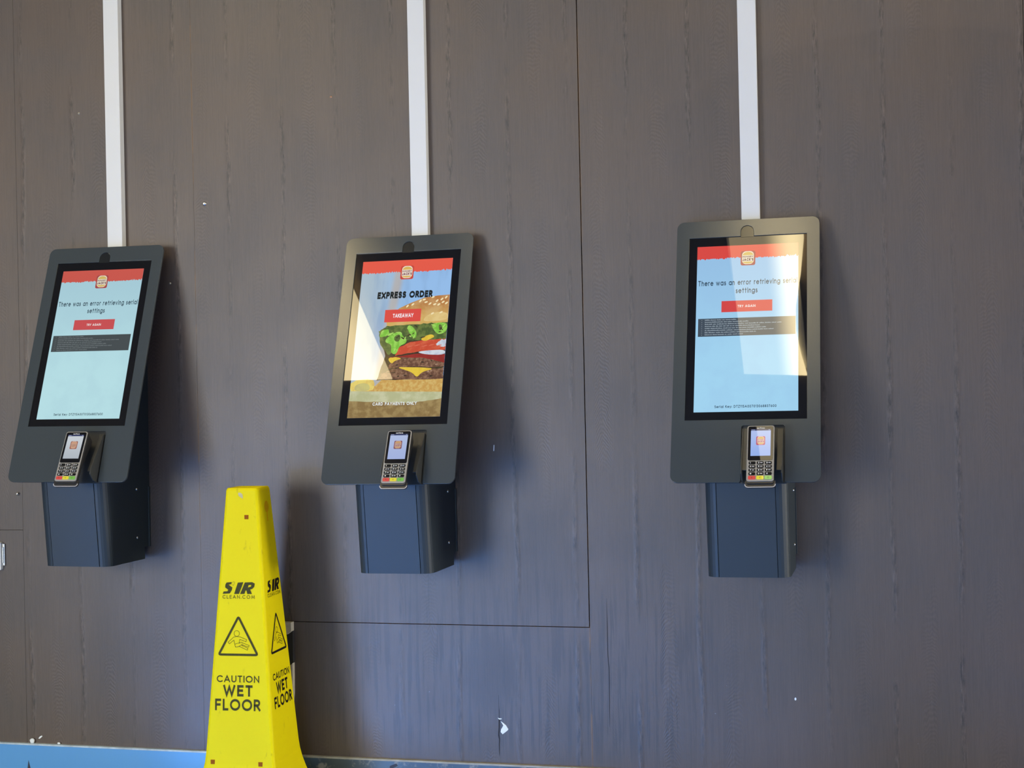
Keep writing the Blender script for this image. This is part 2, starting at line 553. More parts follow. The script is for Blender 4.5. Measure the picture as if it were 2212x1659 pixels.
M_trim = mat('pale_grey_trim', (0.42, 0.41, 0.42), 0.35)
M_key = mat('black_rubber_key', (0.006, 0.006, 0.006), 0.6, spec=0.15)
M_legend = mat('white_key_legend', (0.80, 0.79, 0.77), 0.5)
M_kr = lit('red_key_backlit', (235, 85, 75), 0.75)
M_ky = lit('yellow_key_backlit', (250, 235, 60), 0.75)
M_kg = lit('green_key_backlit', (130, 205, 85), 0.75)
M_kmark = mat('key_symbol', (0.10, 0.04, 0.03), 0.5)
M_paper = mat('white_paper', (0.82, 0.86, 0.86), 0.7)
M_beige = mat('beige_plastic', (0.42, 0.38, 0.29), 0.6, var=0.25, vscale=70)
M_blk = mat('matt_black_plastic', (0.012, 0.012, 0.012), 0.6)
M_plug = mat('brown_square_plug', (0.30, 0.085, 0.006), 0.7, spec=0.08)
M_ink = mat('worn_dark_print', (0.060, 0.055, 0.016), 0.7, var=0.6, vscale=160, spec=0.1)
M_ink2 = mat('black_print', (0.012, 0.009, 0.008), 0.7, var=0.2, vscale=160, spec=0.1)

# ------------------------------------------------------------------ the setting
WX0, WX1, CEIL = -7.0, SIDE_X, 3.0
mb = MB()
G = 0.0014
TH = 0.012
panels = [(WX0, -2.6414, 0.785, CEIL), (WX0, -2.6414, 0.0, 0.7838), (-2.6406, -2.0418, 0.0, CEIL), (-2.0412, -0.8590, 0.5187, CEIL),
          (-2.0412, -1.8000, 0.0, 0.5187), (-1.7985, -0.8566, 0.0, 0.5163), (-0.8562, 0.3275, 0.5175, CEIL), (-0.8562, 0.3275, 0.0, 0.5175), (0.3290, WX1, 0.0, CEIL)]
for x0, x1, z0, z1 in panels:
    mb.box(x0, x1, 0, TH, z0, z1, 0)
mb.box(WX0, WX1, TH, 0.06, 0, CEIL, 1)
struct(mb.build('wall_kiosk', [M_wall, M_core]))
struct(MB().box(WX0, WX1, REAR, 0.06, -0.05, 0).build('floor', M_floor))
struct(MB().box(WX0, WX1, REAR, 0.06, CEIL, CEIL + 0.05).build('ceiling', M_ceil))
struct(MB().box(WX0 - 0.05, WX0, REAR, 0.06, 0, CEIL).build('wall_left', M_room))
mb = MB()
ya, yb, za, zb = SIDE_FILL
mb.box(WX1, WX1 + 0.05, REAR, ya, 0, CEIL)
mb.box(WX1, WX1 + 0.05, yb, 0.06, 0, CEIL)
mb.box(WX1, WX1 + 0.05, ya, yb, 0, za)
mb.box(WX1, WX1 + 0.05, ya, yb, zb, CEIL)
struct(mb.build('wall_right', M_room))
mb = MB()
for a_, b_, c_, d_ in ((ya, ya + .05, za, zb), (yb - .05, yb, za, zb), (ya, yb, za, za + .05), (ya, yb, zb - .05, zb)):
    mb.box(WX1 - .03, WX1 + .04, a_, b_, c_, d_)
struct(mb.build('added_door_1', M_mull))  # frame of the unseen door added for the cone's fill light
mb = MB()
xs = WX0
for x0, x1, z0, z1, L, colr in sorted(UNSEEN_WINDOWS):
    mb.box(xs, x0, REAR - 0.05, REAR, 0, CEIL)
    mb.box(x0, x1, REAR - 0.05, REAR, 0, z0)
    mb.box(x0, x1, REAR - 0.05, REAR, z1, CEIL)
    xs = x1
mb.box(xs, WX1, REAR - 0.05, REAR, 0, CEIL)
struct(mb.build('wall_rear', M_room))
for i, (x0, x1, z0, z1, L, colr) in enumerate(UNSEEN_WINDOWS):
    f = MB()
    for xa, xb, za, zb in ((x0, x0 + .05, z0, z1), (x1 - .05, x1, z0, z1), (x0, x1, z0, z0 + .05), (x0, x1, z1 - .05, z1)):
        f.box(xa, xb, REAR - 0.04, REAR + 0.03, za, zb)
    struct(f.build('unseen_window_%d' % (i + 1), M_mull))  # frames of the unseen bays invented for daylight

# skirting: even bright blue on the left run, dark scuffed metal on the right run
def skirting(name, x0, x1, blue_run):
    m, nt, b = new_mat(name + '_surface')
    co = nt.nodes.new('ShaderNodeTexCoord').outputs['Object']
    if blue_run:
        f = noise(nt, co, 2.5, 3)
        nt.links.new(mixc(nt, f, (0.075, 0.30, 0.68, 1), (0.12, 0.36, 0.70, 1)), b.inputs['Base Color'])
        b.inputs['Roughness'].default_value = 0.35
    else:
        f = noise(nt, co, 26, 6, 0.7)
        f2 = noise(nt, co, 5, 3, 0.5)
        sc = ss(nt, f, 0.55, 0.68)
        c = mixc(nt, ss(nt, f2, 0.35, 0.65), (0.030, 0.050, 0.070, 1), (0.060, 0.110, 0.175, 1))
        nt.links.new(mixc(nt, math_(nt, 'MULTIPLY', sc, 0.6), c, (0.32, 0.31, 0.28, 1)), b.inputs['Base Color'])
        b.inputs['Roughness'].default_value = 0.4
    mb = MB()
    mb.box(x0, x1, -0.012, 0, 0, 0.1215, 0)
    mb.box(x0, x1, -0.0125, 0, 0.1215, 0.1265, 1)
    top = mat(name + '_top_edge', (0.34, 0.33, 0.28) if not blue_run else (0.45, 0.55, 0.62), 0.5, var=0.5, vscale=30)
    dark = mat(name + '_tear', (0.02, 0.03, 0.06), 0.6)
    if blue_run:
        mb.poly([(-2.632, 0.0), (-2.612, 0.0), (-2.622, 0.045), (-2.630, 0.076), (-2.634, 0.05)], lambda u, v: (u, -0.0124, v), 2)
    else:
        mb.poly([(-1.455, 0.085), (-1.452, 0.108), (-1.432, 0.116), (-1.428, 0.109), (-1.444, 0.101), (-1.446, 0.082)], lambda u, v: (u, -0.0124, v), 2)
    return struct(mb.build(name, [m, top, dark]))


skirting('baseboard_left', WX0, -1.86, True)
skirting('baseboard_right', -1.86, WX1, False)

# ------------------------------------------------------------------ ceiling lamps (two mirrored in the kiosk glass, two added for warm fill)
def lamp_material(name, base, tubes):
    m, nt, b = new_mat(name)
    co = nt.nodes.new('ShaderNodeTexCoord').outputs['Object']
    sx = nt.nodes.new('ShaderNodeSeparateXYZ')
    nt.links.new(co, sx.inputs[0])
    tot = base
    for cx, w, s in tubes:
        d = math_(nt, 'ABSOLUTE', math_(nt, 'SUBTRACT', sx.outputs[0], cx))
        g = math_(nt, 'MULTIPLY', math_(nt, 'SUBTRACT', 1.0, ss(nt, d, 0.0, w)), s)
        tot = math_(nt, 'ADD', g, tot)
    b.inputs['Base Color'].default_value = (0.8, 0.75, 0.6, 1)
    b.inputs['Emission Color'].default_value = (1.0, 0.79, 0.41, 1)
    nt.links.new(tot, b.inputs['Emission Strength'])
    return m


STRAIGHT = [(-.155, -.60), (.155, -.60), (.155, .60), (-.155, .60)]
for lx, base, tubes, outl, lab in (
        (-2.44, 13.0, [(0.02, 0.12, 6), (-0.10, 0.12, 5)], [(-.17, -.55), (.14, -.55), (.135, 0.0), (.128, .62), (-.17, .62)],
         'ceiling batten lamp with both tubes glowing, above left of the middle kiosk'),
        (-1.475, 3.5, [(0.07, 0.08, 2), (-0.07, 0.08, 2)], STRAIGHT, 'dim straight ceiling batten lamp added unseen for warm fill, above the gap right of the middle kiosk'),
        (-0.515, 4.5, [(0.11, 0.12, 18)], [(-.155, -.57), (.118, -.59), (.100, -.45), (.088, -.30), (.096, -.15), (.130, .05), (.155, .25), (.165, .62), (-.13, .62)],
         'ceiling batten lamp with only one tube bright, above the right kiosk'),
        (0.45, 6.0, [(0.07, 0.08, 3), (-0.07, 0.08, 3)], STRAIGHT, 'ceiling batten lamp added unseen for warm fill, furthest right, beyond the right kiosk')):
    e = empty('ceiling_lamp', (lx, -1.7, CEIL - 0.05), lab, 'ceiling lamp')
    q = MB()
    q.box(-0.15, 0.12, -0.56, 0.60, 0.030, 0.05)
    q.build('lamp_tray', M_white, e)
    q = MB()
    q.plate(outl, lambda u, v, n: (u, v, n), 0.012, 0.018)
    q.build('diffuser', lamp_material('lamp_diffuser', base, tubes), e)

# ------------------------------------------------------------------ kiosks
TAU, DB, PW, PH = 0.34577, 0.293, 0.380, 0.7361
COLH = 0.247                       # the column hangs this far below the faceplate's lower edge
ct, st_ = cos(TAU), sin(TAU)


def PP(u, v, n=0.0):
    """faceplate coordinates -> kiosk coordinates (x right, y into the wall, z up from the column foot)"""
    return (u, -DB + v * st_ - n * ct, COLH + v * ct + n * st_)


def at_n(n):
    return lambda u, v: PP(u, v, n)


SLOT = (-0.0100, 0.1010, 0.1520)   # u0, u1, top
OPEN = (-0.1564, 0.1564, 0.1679, 0.6874)
DISP = (-0.134, 0.134, 0.1904, 0.6617)


def ragged(u0, u1, v, seed, amp=0.0026):
    rnd = random.Random(seed)
    pts = []
    n = 120
    for i in range(n + 1):
        t = i / n
        a = amp * (0.25 + 0.75 * rnd.random()) * rnd.choice((-1, .3, .6))
        if 0.27 < t < 0.42:
            a += 0.003 * rnd.random()
        if t > 0.87:
            a += 0.006 * rnd.random() * (1 if i % 2 else 0.2)
        pts.append((u0 + (u1 - u0) * t, v + a))
    return pts


def logo_mesh(mb, uc, v0, v1, fn, mats):
    """round-cornered badge: red tile, bun halves, two lines of lettering; mats = indices (edge, tile, cream, bun, ink)"""
    e, t, c, bn, ink = mats
    h = v1 - v0
    w = h * 0.93
    mb.poly(rrect(uc - w / 2, uc + w / 2, v0, v1, h * .13, 5), lambda u, v: fn(u, v, 0), t)
    w2, a, b_ = w * .80, v0 + h * .08, v1 - h * .02
    mb.poly(rrect(uc - w2 / 2, uc + w2 / 2, a, b_, h * .26, 8), lambda u, v: fn(u, v, 1), c)
    w3 = w2 * .90
    mb.poly([(uc - w3 / 2, v0 + h * .70)] + [(uc + w3 / 2, v0 + h * .70)] + arc(uc, v0 + h * .70, w3 / 2, h * .23, 0, 180, 12)[1:-1], lambda u, v: fn(u, v, 2), bn)
    mb.poly([(uc - w3 / 2, v0 + h * .25)] + arc(uc, v0 + h * .25, w3 / 2, h * .13, 180, 360, 12)[1:-1] + [(uc + w3 / 2, v0 + h * .25)], lambda u, v: fn(u, v, 2), bn)
    text(mb, 'HUNGRY', uc - w2 * .45, uc + w2 * .45, v0 + h * .535, h * .12, .24, lambda u, v: fn(u, v, 3), ink)
    text(mb, "JACK'S", uc - w2 * .46, uc + w2 * .46, v0 + h * .30, h * .19, .28, lambda u, v: fn(u, v, 3), ink)


def fnl(base):
    return lambda u, v, k: PP(u, v, base + k * 0.00015)


GN = -0.0030      # cover glass, behind the faceplate's front
K_DATA = [
    # x, z(faceplate foot), roll
    (-2.31214, 0.95028, -0.00545), (-1.34589, 0.94003, 0.00311), (-0.38869, 0.94000, 0.00181)]
PAL = [  # background top, background foot, banner, ink, button, log box
    dict(bt=(163, 200, 212), bb=(180, 220, 226), ban=(198, 84, 72), ink=(38, 58, 72), btn=(196, 76, 78), log=(66, 73, 75), logt=(108, 116, 118)),
    dict(bt=(142, 183, 226), bb=(142, 183, 226), ban=(226, 88, 68), ink=(24, 30, 30), btn=(216, 74, 64), log=(60, 66, 70), logt=(140, 146, 150)),
    dict(bt=(148, 190, 226), bb=(160, 210, 238), ban=(214, 70, 62), ink=(34, 56, 74), btn=(208, 66, 66), log=(62, 74, 86), logt=(150, 164, 174)),
]
LAB = ['charcoal ordering kiosk on the wall with a dull error screen, leftmost of the three',
       'charcoal ordering kiosk on the wall showing a burger picture and EXPRESS ORDER',
       'charcoal ordering kiosk on the wall with lamp glare across its error screen, rightmost']
KIOSKS = []


def log_lines(mb, u0, u1, v0, v1, fn, mi, seed):
    rnd = random.Random(seed)
    rows = [.38, .50, .84, .62, .68, .78, .58, .46]
    dv = (v1 - v0) / (len(rows) + .6)
    for i, ln in enumerate(rows):
        v = v1 - dv * (i + .95)
        u = u0 + (u1 - u0) * .035
        mb.poly([(u, v), (u + .0016, v), (u + .0016, v + .0016), (u, v + .0016)], fn, mi)
        u += (u1 - u0) * .035
        end = u0 + (u1 - u0) * ln
        while u < end:
            w = min(rnd.uniform(.004, .018), end - u + .004)
            # a word: a row of short strokes
            x = u
            while x < u + w:
                hgt = rnd.choice((.0020, .0020, .0028))
                mb.poly([(x, v), (x + .0014, v), (x + .0014, v + hgt), (x, v + hgt)], fn, mi)
                x += .0017
            u += w + .0022


def error_screen(scr, pal, k):
    z0, z1 = COLH + DISP[2] * ct, COLH + DISP[3] * ct
    m_bg = lit('screen_pale_blue', pal['bb'], 1, pal['bt'], 2, z0 + .1, z1, var=.25, vscale=14, vcol=pal['bt'])
    m_ban = lit('screen_red', pal['ban'])
    m_ink = lit('screen_dark_text', pal['ink'])
    m_btn = lit('screen_button_red', pal['btn'])
    m_log = lit('screen_log_grey', pal['log'])
    m_lt = lit('screen_log_text', pal['logt'])
    m_w = lit('screen_white', (232, 226, 224))
    lg = [lit('badge_edge', (120, 60, 60)), lit('badge_red', (160, 70, 66)), lit('badge_cream', (226, 216, 196)), lit('badge_bun', (206, 178, 96)),
          lit('badge_ink', (96, 44, 52))]
    b0 = GN + .0003
    MB().poly([(DISP[0], DISP[2]), (DISP[1], DISP[2]), (DISP[1], DISP[3]), (DISP[0], DISP[3])], at_n(b0)).build('display_area', m_bg, scr)
    rag = ragged(DISP[0], DISP[1], 0.6245, 11 + k)
    MB().poly(rag + [(DISP[1], DISP[3]), (DISP[0], DISP[3])], at_n(b0 + .0002)).build('red_banner', m_ban, scr)
    mbx = MB()
    logo_mesh(mbx, 0.0016, 0.6020, 0.6440, fnl(b0 + .0004), (0, 1, 2, 3, 4))
    mbx.build('logo_badge', lg, scr)
    mbx = MB()
    text(mbx, 'There was an error retrieving serial', -.1297, .1313, .5462, .0156, .165, at_n(b0 + .0002), 0, gap=.22)
    text(mbx, 'settings', -.0296, .0277, .5223, .0156, .165, at_n(b0 + .0002), 0, gap=.22)
    mbx.build('error_message', m_ink, scr)
    mbx = MB()
    mbx.poly([(-.0667, .4690), (.0667, .4690), (.0667, .5010), (-.0667, .5010)], at_n(b0 + .0002), 0)
    text(mbx, 'TRY AGAIN', -.0240, .0230, .4812, .0072, .22, at_n(b0 + .0004), 1)
    mbx.build('retry_button', [m_btn, m_w], scr)
    mbx = MB()
    mbx.poly([(-.1276, .4010), (.1270, .4010), (.1270, .4520), (-.1276, .4520)], at_n(b0 + .0002), 0)
    log_lines(mbx, -.1276, .1270, .4010, .4520, at_n(b0 + .0004), 1, 5)
    mbx.build('log_box', [m_log, m_lt], scr)
    mbx = MB()
    text(mbx, 'Serial Key: DTZ115A007013068837600', -.0799, .0788, .2012, .0072, .19, at_n(b0 + .0002), 0, gap=.24)
    mbx.build('serial_number', m_ink, scr)


def burger_screen(scr, pal, k):
    def Z(v):
        return COLH + v * ct
    b0 = GN + .0003
    # sky with a blurred brown post
    m, nt, b = new_mat('screen_blurred_sky')
    b.inputs['Base Color'].default_value = (.004, .004, .005, 1)
    b.inputs['Roughness'].default_value = SCREEN_ROUGH
    co = nt.nodes.new('ShaderNodeTexCoord').outputs['Object']
    sx = nt.nodes.new('ShaderNodeSeparateXYZ')
    nt.links.new(co, sx.inputs[0])
    sk = mixc(nt, ss(nt, sx.outputs[0], -.11, .03), lin((166, 186, 200)), lin((146, 186, 230)))
    sk = mixc(nt, math_(nt, 'MULTIPLY', ss(nt, noise(nt, co, 1, 3, .5, (22, 1, 6)), .45, .7), .5), sk, lin((120, 150, 190)))
    d = math_(nt, 'ABSOLUTE', math_(nt, 'ADD', sx.outputs[0], math_(nt, 'MULTIPLY_ADD', sx.outputs[2], -.10, .105)))
    sk = mixc(nt, math_(nt, 'MULTIPLY', math_(nt, 'SUBTRACT', 1.0, ss(nt, d, .004, .022)), .6), sk, lin((190, 172, 146)))
    nt.links.new(sk, b.inputs['Emission Color'])
    b.inputs['Emission Strength'].default_value = 1
    MB().poly([(DISP[0], DISP[2]), (DISP[1], DISP[2]), (DISP[1], DISP[3]), (DISP[0], DISP[3])], at_n(b0)).build('display_area', m, scr)
    # the burger picture: one flat image of many colours
    mats = [
        lit('photo_bun', (206, 168, 92), 1, (178, 118, 62), 2, Z(.47), Z(.535), var=.35, vscale=26, vcol=(220, 196, 140)),
        lit('photo_lettuce_dark', (72, 92, 44), 1, var=.8, vscale=70, vcol=(112, 128, 62)),
        lit('photo_lettuce_light', (118, 186, 58), 1, var=.8, vscale=90, vcol=(160, 214, 96)),
        lit('photo_tomato', (196, 74, 46), 1, var=.6, vscale=60, vcol=(214, 110, 74)),
        lit('photo_onion', (206, 214, 222), 1, var=.5, vscale=60, vcol=(150, 160, 190)),
        lit('photo_patty', (98, 66, 48), 1, var=.75, vscale=110, vcol=(152, 116, 90)),
        lit('photo_cheese', (226, 196, 62), 1, var=.5, vscale=50, vcol=(206, 156, 40)),
        lit('photo_bun_base', (196, 152, 78), 1, var=.7, vscale=90, vcol=(214, 190, 118)),
        lit('photo_board', (178, 180, 138), 1, var=.7, vscale=30, vcol=(204, 204, 170)),
        lit('photo_table', (134, 110, 66), 1, var=.8, vscale=50, vcol=(164, 142, 92)),
        lit('photo_seed', (238, 222, 176)),
        lit('photo_chip', (226, 206, 110), 1, var=.6, vscale=60, vcol=(206, 166, 90)),
        lit('photo_tomato_dark', (150, 44, 34), 1, var=.5, vscale=60, vcol=(120, 36, 30)),
        lit('photo_haze', (190, 180, 120), 1, var=.6, vscale=40, vcol=(206, 200, 120)),
        lit('photo_shade', (58, 44, 30), 1, var=.7, vscale=60, vcol=(76, 70, 40)),
        lit('photo_patty_light', (140, 106, 82), 1, var=.7, vscale=140, vcol=(186, 156, 130)),
        lit('photo_bun_pale', (222, 196, 132), 1, var=.5, vscale=30, vcol=(206, 170, 96)),
        lit('photo_lettuce_pale', (176, 216, 108), 1, var=.6, vscale=90, vcol=(140, 196, 80)),
        lit('photo_tomato_light', (216, 112, 84), 1, var=.6, vscale=90, vcol=(196, 84, 60)),
    ]
    D0, D1 = DISP[0], DISP[1]
    rnd0 = random.Random(17)
    q = MB()

    def wavy(pts, amp, seed, n=7):
        rnd = random.Random(seed)
        out = []
        for i in range(len(pts)):
            a, b_ = Vector(pts[i]), Vector(pts[(i + 1) % len(pts)])
            for j in range(n):
                p = a.lerp(b_, j / n)
                out.append((min(D1, max(D0, p.x + rnd.uniform(-amp, amp))), p.y + rnd.uniform(-amp, amp)))
        return out

    def smooth(pts, it=2):
        for _ in range(it):
            o = []
            for i in range(len(pts)):
                a, b_ = pts[i], pts[(i + 1) % len(pts)]
                o += [(a[0] * .75 + b_[0] * .25, a[1] * .75 + b_[1] * .25), (a[0] * .25 + b_[0] * .75, a[1] * .25 + b_[1] * .75)]
            pts = o
        return pts
    lv = [0]

    def P(pts, mi):
        lv[0] += 1
        q.poly([(min(D1, max(D0, a)), b_) for a, b_ in pts], at_n(b0 + .0002 + lv[0] * .000008), mi)
    P([(D0, DISP[2]), (D1, DISP[2]), (D1, .243), (.047, .2312), (D0, .242)], 9)
    P(wavy([(D0, .240), (.047, .2312), (D1, .242), (D1, .264), (D0, .272)], .0008, 3), 8)
    P([(-.045, .300), (D1, .300), (D1, .2615), (-.10, .268), (-.06, .284)], 7)
    P(smooth([(D0, .30), (-.069, .305), (-.062, .285), (-.068, .268), (-.121, .269), (D0, .269)], 1), 11)
    P(smooth([(-.121, .268), (-.075, .268), (-.078, .288), (-.098, .2935), (-.122, .286)]), 13)
    P(wavy([(-.058, .300), (D1, .299), (D1, .47), (-.040, .466), (-.060, .43), (-.040, .37)], .001, 31), 14)
    P(wavy([(-.050, .301), (D1, .2995), (D1, .331), (.09, .330), (.03, .334), (-.020, .330), (-.046, .318)], .0020, 5, 9), 5)
    P(wavy([(-.030, .332), (.03, .337), (D1, .334), (D1, .356), (.0741, .368), (.0202, .371), (-.022, .360)], .0020, 6, 9), 5)
    for i in range(26):
        a_, v_ = rnd0.uniform(-.03, .128), rnd0.choice((rnd0.uniform(.304, .328), rnd0.uniform(.338, .360)))
        P(wavy(ellipse(a_, v_, rnd0.uniform(.002, .007), rnd0.uniform(.001, .0025), 8), .0005, i, 1), rnd0.choice((14, 15, 15)))
    P(smooth([(-.0331, .3634), (-.0138, .3686), (.012, .3619), (-.0103, .3563), (-.0192, .3456)]), 6)
    P(smooth([(-.005, .3373), (.038, .3351), (.072, .3341), (.108, .3295), (.0706, .3209), (.0586, .3035), (.0439, .3196), (.0239, .3273)], 2), 6)
    P(wavy([(-.0309, .366), (.0586, .3755), (D1, .3707), (D1, .346), (.075, .362), (.001, .366)], .0008, 8), 12)
    P(wavy([(-.0017, .3948), (.0311, .4112), (D1, .4183), (D1, .385), (.0531, .3811), (-.012, .371)], .0008, 9), 3)
    P(wavy([(.104, .402), (.118, .414), (D1, .416), (D1, .394), (.112, .396)], .0018, 10, 4), 4)
    P(smooth([(.048, .3807), (.0944, .3845), (D1, .3845), (D1, .3690), (.0783, .3714)]), 4)
    P([(-.0459, .473), (-.0422, .457), (.0703, .4635), (D1, .4665), (D1, .475), (.0703, .475)], 0)
    P(wavy([(-.0422, .461), (.0144, .4617), (.0851, .4654), (D1, .4662), (D1, .4168), (.06, .4152), (.0186, .4141), (-.030, .372), (-.058, .405), (-.0656, .4447)], .0016, 12), 1)
    P(smooth(wavy([(-.0622, .428), (-.034, .432), (-.038, .452), (-.0566, .4487)], .001, 4, 2)), 2)
    P(smooth([(-.0346, .431), (-.012, .4423), (.0013, .4423), (.006, .428), (.0196, .4186), (.017, .406), (-.0013, .3998), (-.0072, .3751), (-.018, .376), (-.0247, .383), (-.0245, .4057), (-.0477, .4126)]), 2)
    P(smooth([(-.020, .428), (-.004, .436), (.001, .424), (-.004, .412), (-.016, .414)]), 1)
    P(smooth([(.0150, .4578), (.0267, .4622), (.0478, .4392), (.0432, .4169), (.0264, .4334)]), 2)
    P(smooth([(.0847, .4613), (.1094, .4667), (D1, .4637), (D1, .4407), (.1193, .4311), (.1042, .432)]), 2)
    P(smooth([(.108, .461), (.119, .459), (.118, .441), (.110, .445)]), 1)
    P(smooth([(.0564, .4187), (.0878, .4337), (.1014, .4244), (.0884, .418), (.0724, .4106)]), 6)
    for i in range(16):      # frilled edges and dark folds in the lettuce
        a_, v_ = rnd0.uniform(-.05, .125), rnd0.uniform(.418, .458)
        t_ = rnd0.uniform(-.8, .8)
        P(wavy(ellipse(a_, v_, rnd0.uniform(.003, .008), rnd0.uniform(.0010, .0022), 9, t_), .0007, 60 + i, 1), rnd0.choice((1, 2, 14, 17, 14)))
    for cx_, cv_, rx_, ry_, t_ in ((-.030, .436, .010, .0022, .5), (-.006, .4395, .009, .0018, -.2), (.013, .421, .007, .0020, 1.2), (-.014, .388, .006, .0018, 1.3), (.021, .4555, .006, .0016, .9),
                                   (.040, .426, .007, .0016, 1.2), (.094, .458, .008, .0018, -.5), (.124, .455, .006, .0020, 1.0), (.117, .435, .008, .0016, .2), (-.055, .444, .006, .0018, .6)):
        P(wavy(ellipse(cx_, cv_, rx_, ry_, 10, t_), .0006, int(cx_ * 1e4) % 97, 1), 17)
    for j in range(5):
        P(wavy(ellipse(.03 + j * .021, .397 + .003 * (j % 2), .009, .0016, 9, .25), .0004, 90 + j, 1), 18)
    bun = [(-.0459, .472), (-.030, .494), (-.0114, .5136), (.0208, .5283), (.0592, .5427), (.10, .5478), (D1, .5492), (D1, .4700), (.0703, .4682)]
    P(bun, 0)
    P(smooth([(.060, .474), (.075, .470), (D1, .472), (D1, .494), (.105, .499), (.075, .492)]), 16)
    rnd = random.Random(2)
    for (a, b_) in ((.012, .5190), (.049, .533), (.060, .537), (.085, .5435), (.098, .532), (.112, .5365), (.078, .524), (.092, .5215), (.116, .5275), (.126, .524), (.104, .5205),
                    (.066, .529), (.0875, .494), (.1125, .4965), (.0275, .5235), (.124, .5415)):
        P(ellipse(a, b_, .0052, .0026, 10, rnd.uniform(.2, .9)), 10)
    q.build('burger_picture', mats, scr)
    rag = ragged(DISP[0], DISP[1], 0.6245, 21)
    MB().poly(rag + [(DISP[1], DISP[3]), (DISP[0], DISP[3])], at_n(b0 + .0002)).build('red_banner', lit('screen_orange_red', pal['ban']), scr)
    mbx = MB()
    logo_mesh(mbx, 0.0016, 0.6018, 0.6437, fnl(b0 + .0004), (0, 1, 2, 3, 4))
    mbx.build('logo_badge', [lit('badge_edge', (150, 60, 50)), lit('badge_red', (196, 72, 56)), lit('badge_cream', (234, 220, 204)), lit('badge_bun', (216, 178, 90)), lit('badge_ink', (110, 44, 66))], scr)
    mbx = MB()
    text(mbx, 'EXPRESS ORDER', -.0800, .0830, .5435, .0212, .30, at_n(b0 + .0016), 0, gap=.12, slant=.03)
    mbx.build('express_order_text', lit('screen_black_text', pal['ink']), scr)
    mbx = MB()
    mbx.poly([(-.0525, .4717), (.0541, .4717), (.0541, .5095), (-.0525, .5095)], at_n(b0 + .0014), 0)
    text(mbx, 'TAKEAWAY', -.0285, .0322, .4846, .0122, .24, at_n(b0 + .0016), 1, gap=.1)
    mbx.build('takeaway_button', [lit('screen_button_red', pal['btn']), lit('screen_white', (238, 228, 232))], scr)
    mbx = MB()
    text(mbx, 'CARD PAYMENTS ONLY', -.0630, .0648, .2250, .0092, .22, at_n(b0 + .0016), 0)
    mbx.build('card_payments_text', lit('screen_white_text', (226, 234, 236)), scr)


def column_ring(z, yb, yf, hw, r=0.030, notch=True):
    """horizontal section of the housing: flat back, rounded front edges, two grooves in the front"""
    pts = [(hw, yb), (hw, yf + r)] if False else []
    right = [(hw, yb)] + [(hw - r + r * cos(a), yf + r - r * sin(a)) for a in [pi / 2 * i / 6 for i in range(7)]]
    g, gw, gd = 0.0757, 0.0016, 0.004
    grv = [(g + gw, yf), (g + gw, yf + gd), (g - gw, yf + gd), (g - gw, yf)]
    half = right[:-1] + [(hw - r, yf)] + grv
    left = [(-x, y) for x, y in half[::-1]]
    return [(x, y, z) for x, y in half + left]


def screw_head(mb, p, nrm, r=0.0042, h=0.0028, mi=0):
    n = Vector(nrm).normalized()
    a = n.orthogonal().normalized()
    b = n.cross(a)
    p = Vector(p)
    rings = []
    for rr, hh in ((r, 0), (r, h * .35), (r * .8, h * .75), (r * .4, h)):
        rings.append([p + (a * cos(2 * pi * i / 14) + b * sin(2 * pi * i / 14)) * rr + n * hh for i in range(14)])
    mb.loft(rings, mi, smooth=True)
    # slot for the driver
    mb.add([p + n * (h * 1.02) + a * x + b * y for x, y in ((-r * .1, -r * .38), (r * .1, -r * .38), (r * .1, r * .38), (-r * .1, r * .38))], [(0, 1, 2, 3)], 1)


M_slotdark = mat('screw_recess', (0.03, 0.03, 0.03), 0.6)


